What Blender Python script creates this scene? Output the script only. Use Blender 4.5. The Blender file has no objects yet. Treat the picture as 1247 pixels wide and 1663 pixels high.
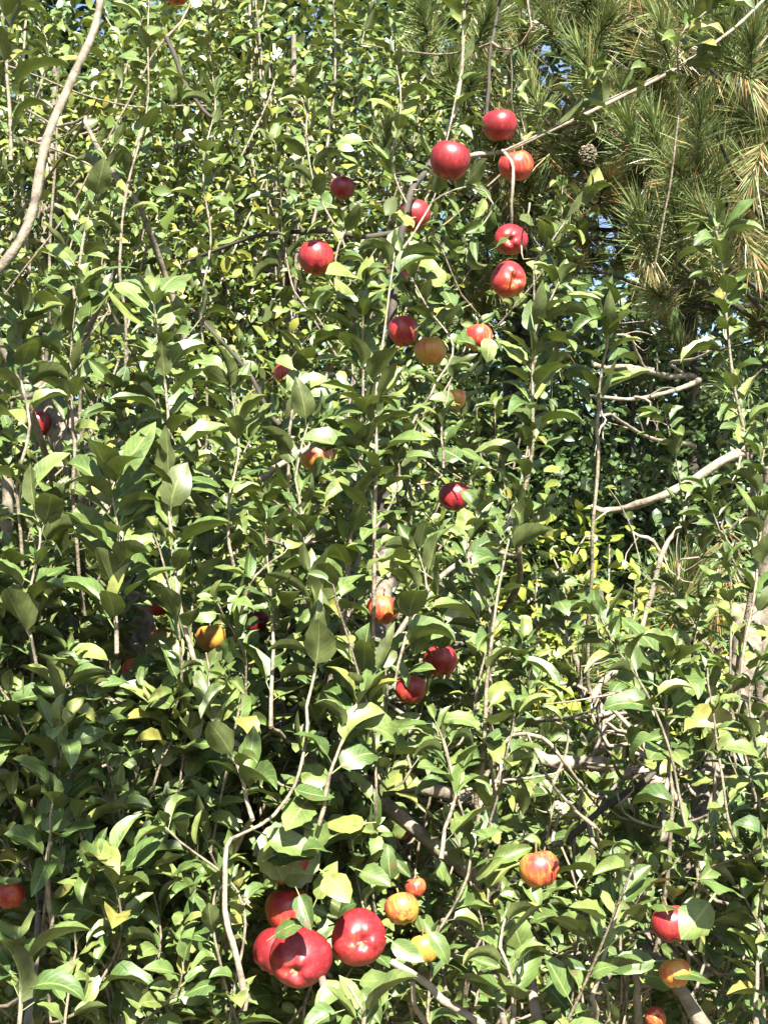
import bpy, math, random
import numpy as np
from mathutils import Vector

random.seed(7)
RNG = np.random.default_rng(7)
R = math.radians
scene = bpy.context.scene
COL = scene.collection

# ------------------------------------------------------------------ camera, sky, sun, exposure
CAM = np.array([0.0, 0.0, 1.6])
PITCH = R(6.0)
FOC = 2400.0                      # focal length in pixels of the 1247 x 1663 photograph
cam_d = bpy.data.cameras.new('camera')
cam_d.sensor_fit = 'VERTICAL'
cam_d.sensor_height = 24.0
cam_d.lens = 24.0 * FOC / 1663.0
cam_d.clip_start = 0.02
cam_d.clip_end = 500
cam = bpy.data.objects.new('camera', cam_d)
cam.location = CAM
cam.rotation_euler = (math.pi / 2 + PITCH, 0, 0)
COL.objects.link(cam)
scene.camera = cam

SUN_EL, SUN_AZ = R(42), R(12)     # behind the camera, a little to its right
SUN = np.array([math.sin(SUN_AZ) * math.cos(SUN_EL), -math.cos(SUN_AZ) * math.cos(SUN_EL), math.sin(SUN_EL)])
sun_d = bpy.data.lights.new('sun', 'SUN')
sun_d.energy = 5.0
sun_d.angle = R(0.5)
sun_d.color = (1.0, 0.95, 0.85)
sun = bpy.data.objects.new('sun', sun_d)
sun.rotation_euler = Vector(SUN).to_track_quat('Z', 'Y').to_euler()
COL.objects.link(sun)

world = bpy.data.worlds.new('World')
scene.world = world
world.use_nodes = True
wn = world.node_tree.nodes
sky = wn.new('ShaderNodeTexSky')
sky.sky_type = 'NISHITA'
sky.sun_disc = False
sky.sun_elevation = SUN_EL
sky.sun_rotation = math.pi - SUN_AZ
wn['Background'].inputs['Strength'].default_value = 0.05
world.node_tree.links.new(sky.outputs['Color'], wn['Background'].inputs['Color'])

scene.view_settings.view_transform = 'Standard'
scene.view_settings.look = 'None'
scene.view_settings.gamma = 1
scene.view_settings.exposure = 2.55
scene.cycles.diffuse_bounces = 3
scene.cycles.transmission_bounces = 4

# ------------------------------------------------------------------ helpers
FWD = np.array([0, math.cos(PITCH), math.sin(PITCH)])
UP = np.array([0, -math.sin(PITCH), math.cos(PITCH)])
RIGHT = np.array([1.0, 0, 0])


def P(px, py, d):
    """point of the place that the photo shows at pixel px, py and at depth d"""
    return CAM + d * (FWD + RIGHT * ((px - 623.5) / FOC) + UP * ((831.5 - py) / FOC))


def project(p):
    q = np.asarray(p) - CAM
    z = q @ FWD
    return 623.5 + FOC * (q @ RIGHT) / z, 831.5 - FOC * (q @ UP) / z, z


def unit(v):
    v = np.asarray(v, float)
    return v / (np.linalg.norm(v, axis=-1, keepdims=True) + 1e-12)


def tag(o, label=None, cat=None, group=None, kind=None):
    if label: o['label'] = label
    if cat: o['category'] = cat
    if group: o['group'] = group
    if kind: o['kind'] = kind
    return o


def empty(name, loc, label, cat, group=None):
    o = bpy.data.objects.new(name, None)
    o.location = loc
    o.empty_display_size = 0.1
    COL.objects.link(o)
    return tag(o, label, cat, group)


def link(name, verts, faces, mat, parent=None, uv=None, var=None, smooth=True):
    """verts (N,3) world coordinates, faces (F,4) quads"""
    verts = np.asarray(verts, np.float32)
    faces = np.asarray(faces, np.int32)
    off = np.zeros(3, np.float32)
    if parent is not None:
        q = parent
        while q is not None:
            off = off + np.array(q.location, np.float32)
            q = q.parent
    me = bpy.data.meshes.new(name)
    me.vertices.add(len(verts))
    me.vertices.foreach_set('co', (verts - off).ravel())
    k = faces.shape[1]
    me.loops.add(faces.size)
    me.loops.foreach_set('vertex_index', faces.ravel())
    me.polygons.add(len(faces))
    me.polygons.foreach_set('loop_start', np.arange(len(faces), dtype=np.int32) * k)
    me.polygons.foreach_set('loop_total', np.full(len(faces), k, np.int32))
    me.polygons.foreach_set('use_smooth', np.full(len(faces), smooth))
    if uv is not None:
        l = me.uv_layers.new(name='UVMap')
        l.data.foreach_set('uv', np.asarray(uv, np.float32)[faces.ravel()].ravel())
    if var is not None:
        a = me.attributes.new('var', 'FLOAT', 'POINT')
        a.data.foreach_set('value', np.asarray(var, np.float32))
    me.update()
    me.validate()
    me.materials.append(mat)
    o = bpy.data.objects.new(name, me)
    COL.objects.link(o)
    if parent is not None:
        o.parent = parent
    return o


class Geo:
    """collects quads"""
    def __init__(self):
        self.v, self.f, self.uv, self.var, self.n = [], [], [], [], 0

    def add(self, v, f, uv=None, var=None):
        v = np.asarray(v, float)
        self.v.append(v)
        self.f.append(np.asarray(f) + self.n)
        self.uv.append(np.zeros((len(v), 2)) if uv is None else uv)
        self.var.append(np.full(len(v), random.random()) if var is None else var)
        self.n += len(v)

    def build(self, name, mat, parent=None, smooth=True):
        if not self.v:
            return None
        return link(name, np.concatenate(self.v), np.concatenate(self.f), mat, parent,
                    np.concatenate(self.uv), np.concatenate(self.var), smooth)


def curve(pts, step=0.03, wob=0.0):
    """Catmull-Rom through pts, about one sample per step metres"""
    p = np.asarray(pts, float)
    if len(p) == 2:
        p = np.array([p[0], p[0] * .5 + p[1] * .5, p[1]])
    q = np.vstack([2 * p[0] - p[1], p, 2 * p[-1] - p[-2]])
    out = []
    for i in range(1, len(q) - 2):
        n = max(2, int(np.linalg.norm(q[i + 1] - q[i]) / step))
        t = np.linspace(0, 1, n, endpoint=False)[:, None]
        a, b, c, d = q[i - 1], q[i], q[i + 1], q[i + 2]
        out.append(.5 * (2 * b + (c - a) * t + (2 * a - 5 * b + 4 * c - d) * t ** 2 + (3 * b - a - 3 * c + d) * t ** 3))
    out.append(p[-1:])
    c = np.vstack(out)
    if wob and len(c) > 3:
        n = len(c)
        w = np.zeros((n, 3))
        for k in range(3):
            for h in (2.3, 5.1, 9.7):
                w[:, k] += np.sin(np.arange(n) / n * h * 2 + random.random() * 6.28) / h
        w[0] = w[-1] = 0
        c = c + w * wob
    return c


def tube(g, c, r0, r1, sides=6, bumps=0.0):
    c = np.asarray(c)
    n = len(c)
    t = unit(np.gradient(c, axis=0))
    ref = np.array([0.31, 0.2, 0.93]) if abs(t[:, 2]).mean() < .8 else np.array([.9, .3, .1])
    a = unit(np.cross(t, ref))
    b = np.cross(t, a)
    ang = np.linspace(0, 2 * math.pi, sides, endpoint=False)
    r = np.linspace(r0, r1, n)
    if bumps:
        r = r * (1 + bumps * np.sin(np.arange(n) * 1.7 + random.random() * 6) * RNG.random(n))
    rr = r[:, None] * np.ones((1, sides))
    if bumps:
        rr = rr * (1 + bumps * .6 * (RNG.random((n, sides)) - .5))
    v = c[:, None, :] + rr[:, :, None] * (np.cos(ang)[None, :, None] * a[:, None, :] + np.sin(ang)[None, :, None] * b[:, None, :])
    v = v.reshape(-1, 3)
    i = np.arange(n - 1)[:, None] * sides
    j = np.arange(sides)[None, :]
    j2 = (j + 1) % sides
    f = np.stack([i + j, i + j2, i + sides + j2, i + sides + j], -1).reshape(-1, 4)
    L = np.cumsum(np.r_[0, np.linalg.norm(np.diff(c, axis=0), axis=1)])
    uv = np.stack([np.tile(ang / 6.283, n), np.repeat(L, sides)], -1)
    g.add(v, f, uv)
    # end cap, a small dome
    m = len(v)
    if r1 > .002:
        tip = c[-1] + t[-1] * r1 * .35
        ring = v[-sides:]
        cv = np.vstack([ring, ring * .5 + tip * .5 + t[-1] * r1 * .1, [tip]])
        cf = [[k, (k + 1) % sides, sides + (k + 1) % sides, sides + k] for k in range(sides)]
        cf += [[sides + k, sides + (k + 1) % sides, 2 * sides, 2 * sides] for k in range(0, sides)]
        cf = cf[:sides] + [[sides + k, sides + (k + 1) % sides, sides + (k + 2) % sides, 2 * sides] for k in range(0, sides, 2)]
        g.add(cv, cf)


# ------------------------------------------------------------------ leaves, many at once
def leaf_template(lod):
    if lod == 2:
        t = np.array([-.28, 0, .07, .18, .30, .42, .54, .66, .77, .88, 1.0])
        w = np.array([.035, .06, .58, .88, 1.0, 1.0, .94, .82, .64, .40, .02])
        s = np.array([-1, -.55, 0, .55, 1])
    elif lod == 1:
        t = np.array([0, .25, .55, .8, 1.0]); w = np.array([.08, .85, 1.0, .62, .03]); s = np.array([-1, 0, 1])
    else:
        t = np.array([0, .45, 1.0]); w = np.array([.1, 1.0, .05]); s = np.array([-1, 0, 1])
    T, S = np.meshgrid(t, s, indexing='ij')
    W = np.repeat(w[:, None], len(s), 1)
    nr, ns = len(t), len(s)
    i = np.arange(nr - 1)[:, None] * ns
    j = np.arange(ns - 1)[None, :]
    f = np.stack([i + j, i + j + 1, i + ns + j + 1, i + ns + j], -1).reshape(-1, 4)
    return T.ravel(), S.ravel(), W.ravel(), f, nr, ns


TEMPL = {k: leaf_template(k) for k in (0, 1, 2)}


def add_leaves(g, pos, axis, nrm, length, lod=2, wide=.30, bend=(.1, 1.6), fold=(.15, 1.0), var=None):
    """pos: leaf base, axis: towards the tip, nrm: upper face"""
    pos = np.asarray(pos, float)
    n = len(pos)
    if n == 0:
        return
    T, S, W, f, nr, ns = TEMPL[lod]
    a = unit(axis)
    nrm = nrm - a * np.sum(nrm * a, -1, keepdims=True)
    z = unit(nrm)
    x = np.cross(a, z)
    m = len(T)
    L = np.asarray(length, float)[:, None]
    wd = L * wide * RNG.uniform(.72, 1.22, (n, 1))
    rowj = 1 + RNG.uniform(-.08, .07, (n, nr, 2))
    rowj = rowj + (.035 if lod == 2 else 0) * ((-1.0) ** np.arange(nr))[None, :, None]
    rowj = np.where((S.reshape(nr, ns) < 0)[None], rowj[:, :, :1], rowj[:, :, 1:]).reshape(n, m)
    be = RNG.uniform(bend[0], bend[1], (n, 1)) * np.where(RNG.random((n, 1)) < .12, -.7, 1)
    fo = RNG.uniform(fold[0], fold[1], (n, 1))
    tw = RNG.uniform(-.5, .5, (n, 1))
    wave = RNG.uniform(.02, .2, (n, 1)) if lod == 2 else 0
    ph = RNG.uniform(0, 6.28, (n, 1))
    fr = RNG.uniform(5, 13, (n, 1))
    cup = RNG.uniform(-.5, .3, (n, 1))
    sw = S[None] * W[None] * wd * rowj
    aw = np.abs(sw)
    lat = sw * np.cos(fo)
    hei = aw * np.sin(fo) + cup * aw * np.abs(S)[None] * .7 + wave * aw * np.sin(fr * T[None] + ph + np.sign(S)[None] * 1.3)
    # twist round the midrib
    th = tw * T[None]
    lat, hei = lat * np.cos(th) - hei * np.sin(th), lat * np.sin(th) + hei * np.cos(th)
    B = be * np.clip(T[None], 0, 1)
    k = np.where(np.abs(be) < 1e-3, 1e-3, be)
    yy = np.where(T[None] < 0, T[None] * L, np.sin(B) / k * L)
    zz = np.where(T[None] < 0, -(T[None] * L) * .0, -(1 - np.cos(B)) / k * L)
    side = RNG.uniform(-.12, .12, (n, 1)) * L * np.clip(T[None], 0, 1) ** 2
    yo = yy + hei * np.sin(B)
    zo = zz + hei * np.cos(B)
    xo = lat + side
    if lod == 2:      # pos is where the stalk leaves the twig
        pos = pos + a * (.28 * L)
    v = pos[:, None] + xo[..., None] * x[:, None] + yo[..., None] * a[:, None] + zo[..., None] * z[:, None]
    F = (f[None] + (np.arange(n) * m)[:, None, None]).reshape(-1, 4)
    uv = np.tile(np.stack([S * .5 + .5, T], -1), (n, 1))
    vv = RNG.random(n) if var is None else var
    g.add(v.reshape(-1, 3), F, uv, np.repeat(vv, m))


# places that must stay open: (point, radius, metres of clear sunlight above it, chance that a leaf there is dropped)
CLEAR = []


def kept(p, size=.03, fruit_only=False):
    """which of the leaf middles p stay"""
    p = np.asarray(p)
    ok = np.ones(len(p), bool)
    rnd = RNG.random(len(p))
    for e in CLEAR[:len(APPLES)] if fruit_only else CLEAR:
        c, r, lit, chance = e[:4]
        sz = size if len(e) == 4 else size * e[4]
        d = c - CAM
        L = np.linalg.norm(d)
        d = d / L
        q = p - CAM
        s = q @ d
        dist = np.linalg.norm(q - s[:, None] * d, axis=1)
        hit = (s < L + r) & (s > 0) & (dist < (r + sz) * np.clip(s / L, .3, 1.0))
        if lit:
            q = p - c
            s = q @ SUN
            dist = np.linalg.norm(q - s[:, None] * SUN, axis=1)
            hit |= (s > 0) & (s < lit) & (dist < r + sz * .6)
        ok &= ~(hit & (rnd < chance))
    return ok


# ------------------------------------------------------------------ materials
def nodes(name):
    m = bpy.data.materials.new(name)
    m.use_nodes = True
    nt = m.node_tree
    return m, nt, nt.nodes, nt.links, nt.nodes['Principled BSDF']


def ramp(nd, stops, interp='LINEAR'):
    r = nd.new('ShaderNodeValToRGB')
    r.color_ramp.interpolation = interp
    e = r.color_ramp.elements
    while len(e) < len(stops):
        e.new(.5)
    for k, (p, c) in enumerate(stops):
        e[k].position = p
        e[k].color = (*c, 1)
    return r


def leaf_material(name, stops, under, trans, tmix=.28, rough=.42, veins=True, spec=.5):
    m, nt, nd, ln, b = nodes(name)
    at = nd.new('ShaderNodeAttribute'); at.attribute_name = 'var'
    r = ramp(nd, stops)
    ln.new(at.outputs['Fac'], r.inputs['Fac'])
    geo = nd.new('ShaderNodeNewGeometry')
    col = r.outputs['Color']
    if veins:
        tc = nd.new('ShaderNodeTexCoord')
        sp = nd.new('ShaderNodeSeparateXYZ'); ln.new(tc.outputs['UV'], sp.inputs[0])
        def mth(op, a, bb=None):
            k = nd.new('ShaderNodeMath'); k.operation = op
            for i, q in enumerate((a, bb)):
                if q is None: continue
                if isinstance(q, (int, float)): k.inputs[i].default_value = q
                else: ln.new(q, k.inputs[i])
            return k.outputs[0]
        ax = mth('ABSOLUTE', mth('SUBTRACT', sp.outputs['X'], .5))
        mid = mth('LESS_THAN', ax, .028)
        vt = mth('SUBTRACT', mth('MULTIPLY', sp.outputs['Y'], 8.0), mth('MULTIPLY', ax, 5.0))
        side = mth('LESS_THAN', mth('ABSOLUTE', mth('SUBTRACT', mth('FRACT', vt), .5)), .07)
        stalk = mth('LESS_THAN', sp.outputs['Y'], .0)
        v = mth('MAXIMUM', mth('MAXIMUM', mid, mth('MULTIPLY', side, .35)), stalk)
        v = mth('MULTIPLY', v, .55)
        no = nd.new('ShaderNodeTexNoise'); no.inputs['Scale'].default_value = 60; no.inputs['Detail'].default_value = 4
        co = nd.new('ShaderNodeNewGeometry'); ln.new(co.outputs['Position'], no.inputs['Vector'])
        hv = nd.new('ShaderNodeHueSaturation')
        mr = nd.new('ShaderNodeMapRange'); mr.inputs['From Min'].default_value = .3; mr.inputs['From Max'].default_value = .7
        mr.inputs['To Min'].default_value = .62; mr.inputs['To Max'].default_value = 1.38
        ln.new(no.outputs['Fac'], mr.inputs['Value']); ln.new(mr.outputs[0], hv.inputs['Value']); ln.new(col, hv.inputs['Color'])
        mx = nd.new('ShaderNodeMixRGB'); ln.new(v, mx.inputs['Fac']); ln.new(hv.outputs['Color'], mx.inputs[1])
        mx.inputs[2].default_value = (.22, .27, .10, 1)
        col = mx.outputs['Color']
        # scab and insect spots on some of the leaves
        vo = nd.new('ShaderNodeTexVoronoi'); vo.inputs['Scale'].default_value = 46; ln.new(co.outputs['Position'], vo.inputs['Vector'])
        n3 = nd.new('ShaderNodeTexNoise'); n3.inputs['Scale'].default_value = 9; ln.new(co.outputs['Position'], n3.inputs['Vector'])
        spot = mth('MULTIPLY', mth('LESS_THAN', mth('ADD', vo.outputs['Distance'], mth('MULTIPLY', no.outputs['Fac'], .3)), .35), mth('GREATER_THAN', n3.outputs['Fac'], .55))
        m4 = nd.new('ShaderNodeMixRGB'); ln.new(mth('MULTIPLY', spot, .75), m4.inputs['Fac']); ln.new(col, m4.inputs[1]); m4.inputs[2].default_value = (.095, .065, .03, 1)
        col = m4.outputs['Color']
        bp = nd.new('ShaderNodeBump'); bp.inputs['Strength'].default_value = .25; bp.inputs['Distance'].default_value = .002
        hh = mth('ADD', mth('MULTIPLY', v, -1.0), no.outputs['Fac'])
        ln.new(hh, bp.inputs['Height']); ln.new(bp.outputs['Normal'], b.inputs['Normal'])
    ux = nd.new('ShaderNodeMixRGB'); ln.new(geo.outputs['Backfacing'], ux.inputs['Fac'])
    ln.new(col, ux.inputs[1]); ux.inputs[2].default_value = (*under, 1)
    if veins:       # the underside has paler ribs and the same mottling
        um = nd.new('ShaderNodeMixRGB'); ln.new(v, um.inputs['Fac']); um.inputs[1].default_value = (*under, 1); um.inputs[2].default_value = (.16, .18, .075, 1)
        uh = nd.new('ShaderNodeHueSaturation'); ln.new(mr.outputs[0], uh.inputs['Value']); ln.new(um.outputs['Color'], uh.inputs['Color'])
        ln.new(uh.outputs['Color'], ux.inputs[2])
    ln.new(ux.outputs['Color'], b.inputs['Base Color'])
    b.inputs['Roughness'].default_value = rough
    b.inputs['Specular IOR Level'].default_value = spec
    tr = nd.new('ShaderNodeBsdfTranslucent')
    tm = nd.new('ShaderNodeMixRGB'); tm.inputs['Fac'].default_value = .45
    ln.new(col, tm.inputs[1]); tm.inputs[2].default_value = (*trans, 1)
    ln.new(tm.outputs['Color'], tr.inputs['Color'])
    ms = nd.new('ShaderNodeMixShader'); ms.inputs['Fac'].default_value = tmix
    ln.new(b.outputs[0], ms.inputs[1]); ln.new(tr.outputs[0], ms.inputs[2])
    ln.new(ms.outputs[0], nd['Material Output'].inputs['Surface'])
    return m


def bark_material(name, c0, c1, scale=40, rough=.85):
    m, nt, nd, ln, b = nodes(name)
    geo = nd.new('ShaderNodeNewGeometry')
    no = nd.new('ShaderNodeTexNoise'); no.inputs['Scale'].default_value = scale; no.inputs['Detail'].default_value = 6
    ln.new(geo.outputs['Position'], no.inputs['Vector'])
    r = ramp(nd, [(.32, c0), (.52, tuple(np.array(c0) * .4 + np.array(c1) * .6)), (.72, c1)])
    ln.new(no.outputs['Fac'], r.inputs['Fac']); ln.new(r.outputs['Color'], b.inputs['Base Color'])
    b.inputs['Roughness'].default_value = rough
    bp = nd.new('ShaderNodeBump'); bp.inputs['Strength'].default_value = .5; bp.inputs['Distance'].default_value = .004
    n2 = nd.new('ShaderNodeTexNoise'); n2.inputs['Scale'].default_value = scale * 3; n2.inputs['Detail'].default_value = 4
    ln.new(geo.outputs['Position'], n2.inputs['Vector'])
    ln.new(n2.outputs['Fac'], bp.inputs['Height']); ln.new(bp.outputs['Normal'], b.inputs['Normal'])
    return m


M = {}
M['apple_leaf'] = leaf_material('apple_leaf', [(0, (.034, .064, .015)), (.35, (.060, .096, .024)), (.75, (.092, .125, .033)), (.96, (.128, .148, .038)), (1, (.17, .155, .035))],
                                (.056, .072, .022), (.18, .25, .015), .12, .46, spec=.45)
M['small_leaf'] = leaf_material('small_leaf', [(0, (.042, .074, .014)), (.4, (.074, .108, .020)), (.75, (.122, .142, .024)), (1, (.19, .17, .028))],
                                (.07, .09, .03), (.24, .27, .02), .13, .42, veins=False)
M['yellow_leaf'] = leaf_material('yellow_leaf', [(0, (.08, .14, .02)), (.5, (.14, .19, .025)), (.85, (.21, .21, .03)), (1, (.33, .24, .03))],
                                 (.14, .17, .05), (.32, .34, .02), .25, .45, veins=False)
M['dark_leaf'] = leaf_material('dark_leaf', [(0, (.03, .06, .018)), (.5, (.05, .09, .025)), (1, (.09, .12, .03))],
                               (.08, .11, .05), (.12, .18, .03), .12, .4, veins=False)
M['needle'] = leaf_material('needle', [(0, (.075, .125, .05)), (.4, (.12, .165, .052)), (.66, (.19, .20, .062)), (.78, (.25, .17, .07)), (1, (.19, .10, .042))],
                            (.13, .17, .06), (.15, .2, .04), .10, .4, veins=False)
M['grass'] = leaf_material('grass', [(0, (.07, .12, .025)), (.6, (.13, .16, .035)), (1, (.26, .21, .08))], (.12, .15, .05), (.2, .25, .03), .25, .5, veins=False)
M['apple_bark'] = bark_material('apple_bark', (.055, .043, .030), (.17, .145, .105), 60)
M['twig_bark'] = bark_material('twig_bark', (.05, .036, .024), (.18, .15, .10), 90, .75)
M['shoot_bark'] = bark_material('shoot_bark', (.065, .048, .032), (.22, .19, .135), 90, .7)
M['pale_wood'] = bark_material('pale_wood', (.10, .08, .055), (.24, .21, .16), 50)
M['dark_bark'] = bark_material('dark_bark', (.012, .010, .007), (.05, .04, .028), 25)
M['stem'] = bark_material('stem', (.09, .06, .02), (.20, .14, .05), 200)

# apple skin: 'ripeness' (red or yellow) is a property of each fruit
am, nt, nd, ln, b = nodes('apple_skin')
tc = nd.new('ShaderNodeTexCoord')
rip = nd.new('ShaderNodeAttribute'); rip.attribute_type = 'OBJECT'; rip.attribute_name = 'ripeness'
sp = nd.new('ShaderNodeSeparateXYZ'); ln.new(tc.outputs['Object'], sp.inputs[0])
mp = nd.new('ShaderNodeMapping'); mp.inputs['Scale'].default_value = (2.2, 2.2, .22); ln.new(tc.outputs['Object'], mp.inputs['Vector'])
n1 = nd.new('ShaderNodeTexNoise'); n1.inputs['Scale'].default_value = 3.2; n1.inputs['Detail'].default_value = 5; ln.new(mp.outputs[0], n1.inputs['Vector'])
n2 = nd.new('ShaderNodeTexNoise'); n2.inputs['Scale'].default_value = .9; n2.inputs['Detail'].default_value = 2; ln.new(tc.outputs['Object'], n2.inputs['Vector'])
def m2(op, a, bb):
    k = nd.new('ShaderNodeMath'); k.operation = op
    for i, q in enumerate((a, bb)):
        if isinstance(q, (int, float)): k.inputs[i].default_value = q
        else: ln.new(q, k.inputs[i])
    return k.outputs[0]
# the calyx bowl and the side away from the blush stay yellow-green
end = m2('MULTIPLY', m2('POWER', m2('MAXIMUM', m2('MULTIPLY', sp.outputs['Z'], -1.15), 0.0), 6.0), -.30)
bl = m2('MULTIPLY', m2('MINIMUM', sp.outputs['X'], .25), .34)
val = m2('ADD', m2('ADD', rip.outputs['Fac'], m2('MULTIPLY', m2('SUBTRACT', n1.outputs['Fac'], .5), 1.0)), m2('ADD', end, m2('ADD', bl, m2('MULTIPLY', m2('SUBTRACT', n2.outputs['Fac'], .5), .7))))
r = ramp(nd, [(0, (.30, .22, .035)), (.25, (.34, .17, .03)), (.45, (.34, .075, .028)), (.62, (.28, .030, .022)), (.82, (.215, .016, .022)), (1, (.14, .009, .013))])
ln.new(val, r.inputs['Fac'])
vo = nd.new('ShaderNodeTexVoronoi'); vo.inputs['Scale'].default_value = 11; ln.new(tc.outputs['Object'], vo.inputs['Vector'])
dot = m2('MULTIPLY', m2('LESS_THAN', vo.outputs['Distance'], .16), .3)
mx = nd.new('ShaderNodeMixRGB'); ln.new(dot, mx.inputs['Fac']); ln.new(r.outputs['Color'], mx.inputs[1]); mx.inputs[2].default_value = (.42, .2, .09, 1)
ln.new(mx.outputs['Color'], b.inputs['Base Color'])
b.inputs['Roughness'].default_value = .40
b.inputs['Subsurface Weight'].default_value = .06
b.inputs['Subsurface Radius'].default_value = (.01, .004, .002)
b.inputs['Subsurface Scale'].default_value = .3
b.inputs['Coat Weight'].default_value = .0
b.inputs['Coat Roughness'].default_value = .45
M['apple_skin'] = am

gm, nt, nd, ln, b = nodes('ground_soil')
geo = nd.new('ShaderNodeNewGeometry')
no = nd.new('ShaderNodeTexNoise'); no.inputs['Scale'].default_value = 14; no.inputs['Detail'].default_value = 8; ln.new(geo.outputs['Position'], no.inputs['Vector'])
r = ramp(nd, [(.3, (.035, .03, .018)), (.5, (.09, .07, .035)), (.62, (.07, .085, .03)), (.75, (.2, .15, .08))])
ln.new(no.outputs['Fac'], r.inputs['Fac']); ln.new(r.outputs['Color'], b.inputs['Base Color'])
b.inputs['Roughness'].default_value = .95
M['ground'] = gm

# ------------------------------------------------------------------ the ground: a gentle slope rising behind the tree
def zg(x, y):
    x = np.asarray(x, float); y = np.asarray(y, float)
    s = np.clip((y - 1.2) / 7.0, 0, 1)
    return .95 * s * s * (3 - 2 * s) + .05 * np.sin(x * 1.7 + y) * s + .8 * np.clip((y - 9) / 25, 0, 1)


xs = np.r_[np.linspace(-160, -9, 16), np.linspace(-8, 8, 65), np.linspace(9, 160, 16)]
ys = np.r_[np.linspace(-160, -3, 16), np.linspace(-2, 14, 65), np.linspace(15, 300, 20)]
X, Y = np.meshgrid(xs, ys, indexing='ij')
V = np.stack([X, Y, zg(X, Y)], -1).reshape(-1, 3)
nx, ny = X.shape
i = np.arange(nx - 1)[:, None] * ny; j = np.arange(ny - 1)[None]
g_o = link('ground', V, np.stack([i + j, i + ny + j, i + ny + j + 1, i + j + 1], -1).reshape(-1, 4), M['ground'])
tag(g_o, 'brown soil with dry litter on a gentle slope under the trees', 'ground', kind='structure')

# ------------------------------------------------------------------ apples (placed first: foliage keeps clear of them)
def apple_mesh(sq=0, ph0=0):
    nu, nv = 40, 28
    ph = np.linspace(0, math.pi, nv)
    th = np.linspace(0, 2 * math.pi, nu, endpoint=False)
    verts = []
    for p in ph:
        r = math.sin(p) * (1.0 + .05 * math.cos(p)) 
        z = .90 * math.cos(p)
        # shoulders round the stalk bowl and the calyx bowl
        z -= .42 * math.exp(-(p / .30) ** 2)
        z += .30 * math.exp(-((math.pi - p) / .27) ** 2)
        for t in th:
            lob = 1 + sq * math.cos(2 * t + ph0) + .02 * math.cos(3 * t + ph0 * 2 + p) + .035 * math.cos(5 * t) * max(0, -math.cos(p)) ** 1.5
            zz = z - (.035 * math.cos(5 * t) if p > 2.2 and p < 3.0 else 0) * math.sin((p - 2.2) / .8 * math.pi)
            tap = 1 - .07 * (1 - math.cos(p)) * (sq * 20)
            verts.append((r * lob * tap * math.cos(t) + .05 * sq * 20 * zz, r * lob * tap * math.sin(t), zz))
    f = []
    for a in range(nv - 1):
        for c in range(nu):
            d = (c + 1) % nu
            f.append((a * nu + c, (a + 1) * nu + c, (a + 1) * nu + d, a * nu + d))
    me = bpy.data.meshes.new('apple')
    me.from_pydata(verts, [], f)
    me.polygons.foreach_set('use_smooth', [True] * len(f))
    me.materials.append(M['apple_skin'])
    return me


APPLE_ME = [apple_mesh(q, w_) for q, w_ in ((.02, 0), (.04, 1), (.03, 2.2), (.05, 4), (.012, 5))]
_g = Geo(); tube(_g, curve([(0, 0, .45), (.03, .01, .8), (.12, .03, 1.2)], .1), .045, .06, 6)
_st = _g.build('stem', M['stem']); STEM_ME = _st.data; bpy.data.objects.remove(_st)
cv, cf = [], []
for k in range(5):          # five dried sepals round the eye
    a = k * 1.2566
    n = len(cv)
    for rr, zz, ww in ((.03, -.60, .05), (.12, -.66, .06), (.20, -.74, .012)):
        for s in (-1, 1):
            cv.append((rr * math.cos(a) - s * ww * math.sin(a), rr * math.sin(a) + s * ww * math.cos(a), zz))
    cf += [(n, n + 1, n + 3, n + 2), (n + 2, n + 3, n + 5, n + 4)]
CAL_ME = bpy.data.meshes.new('calyx'); CAL_ME.from_pydata(cv, [], cf); CAL_ME.materials.append(M['stem'])

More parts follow.
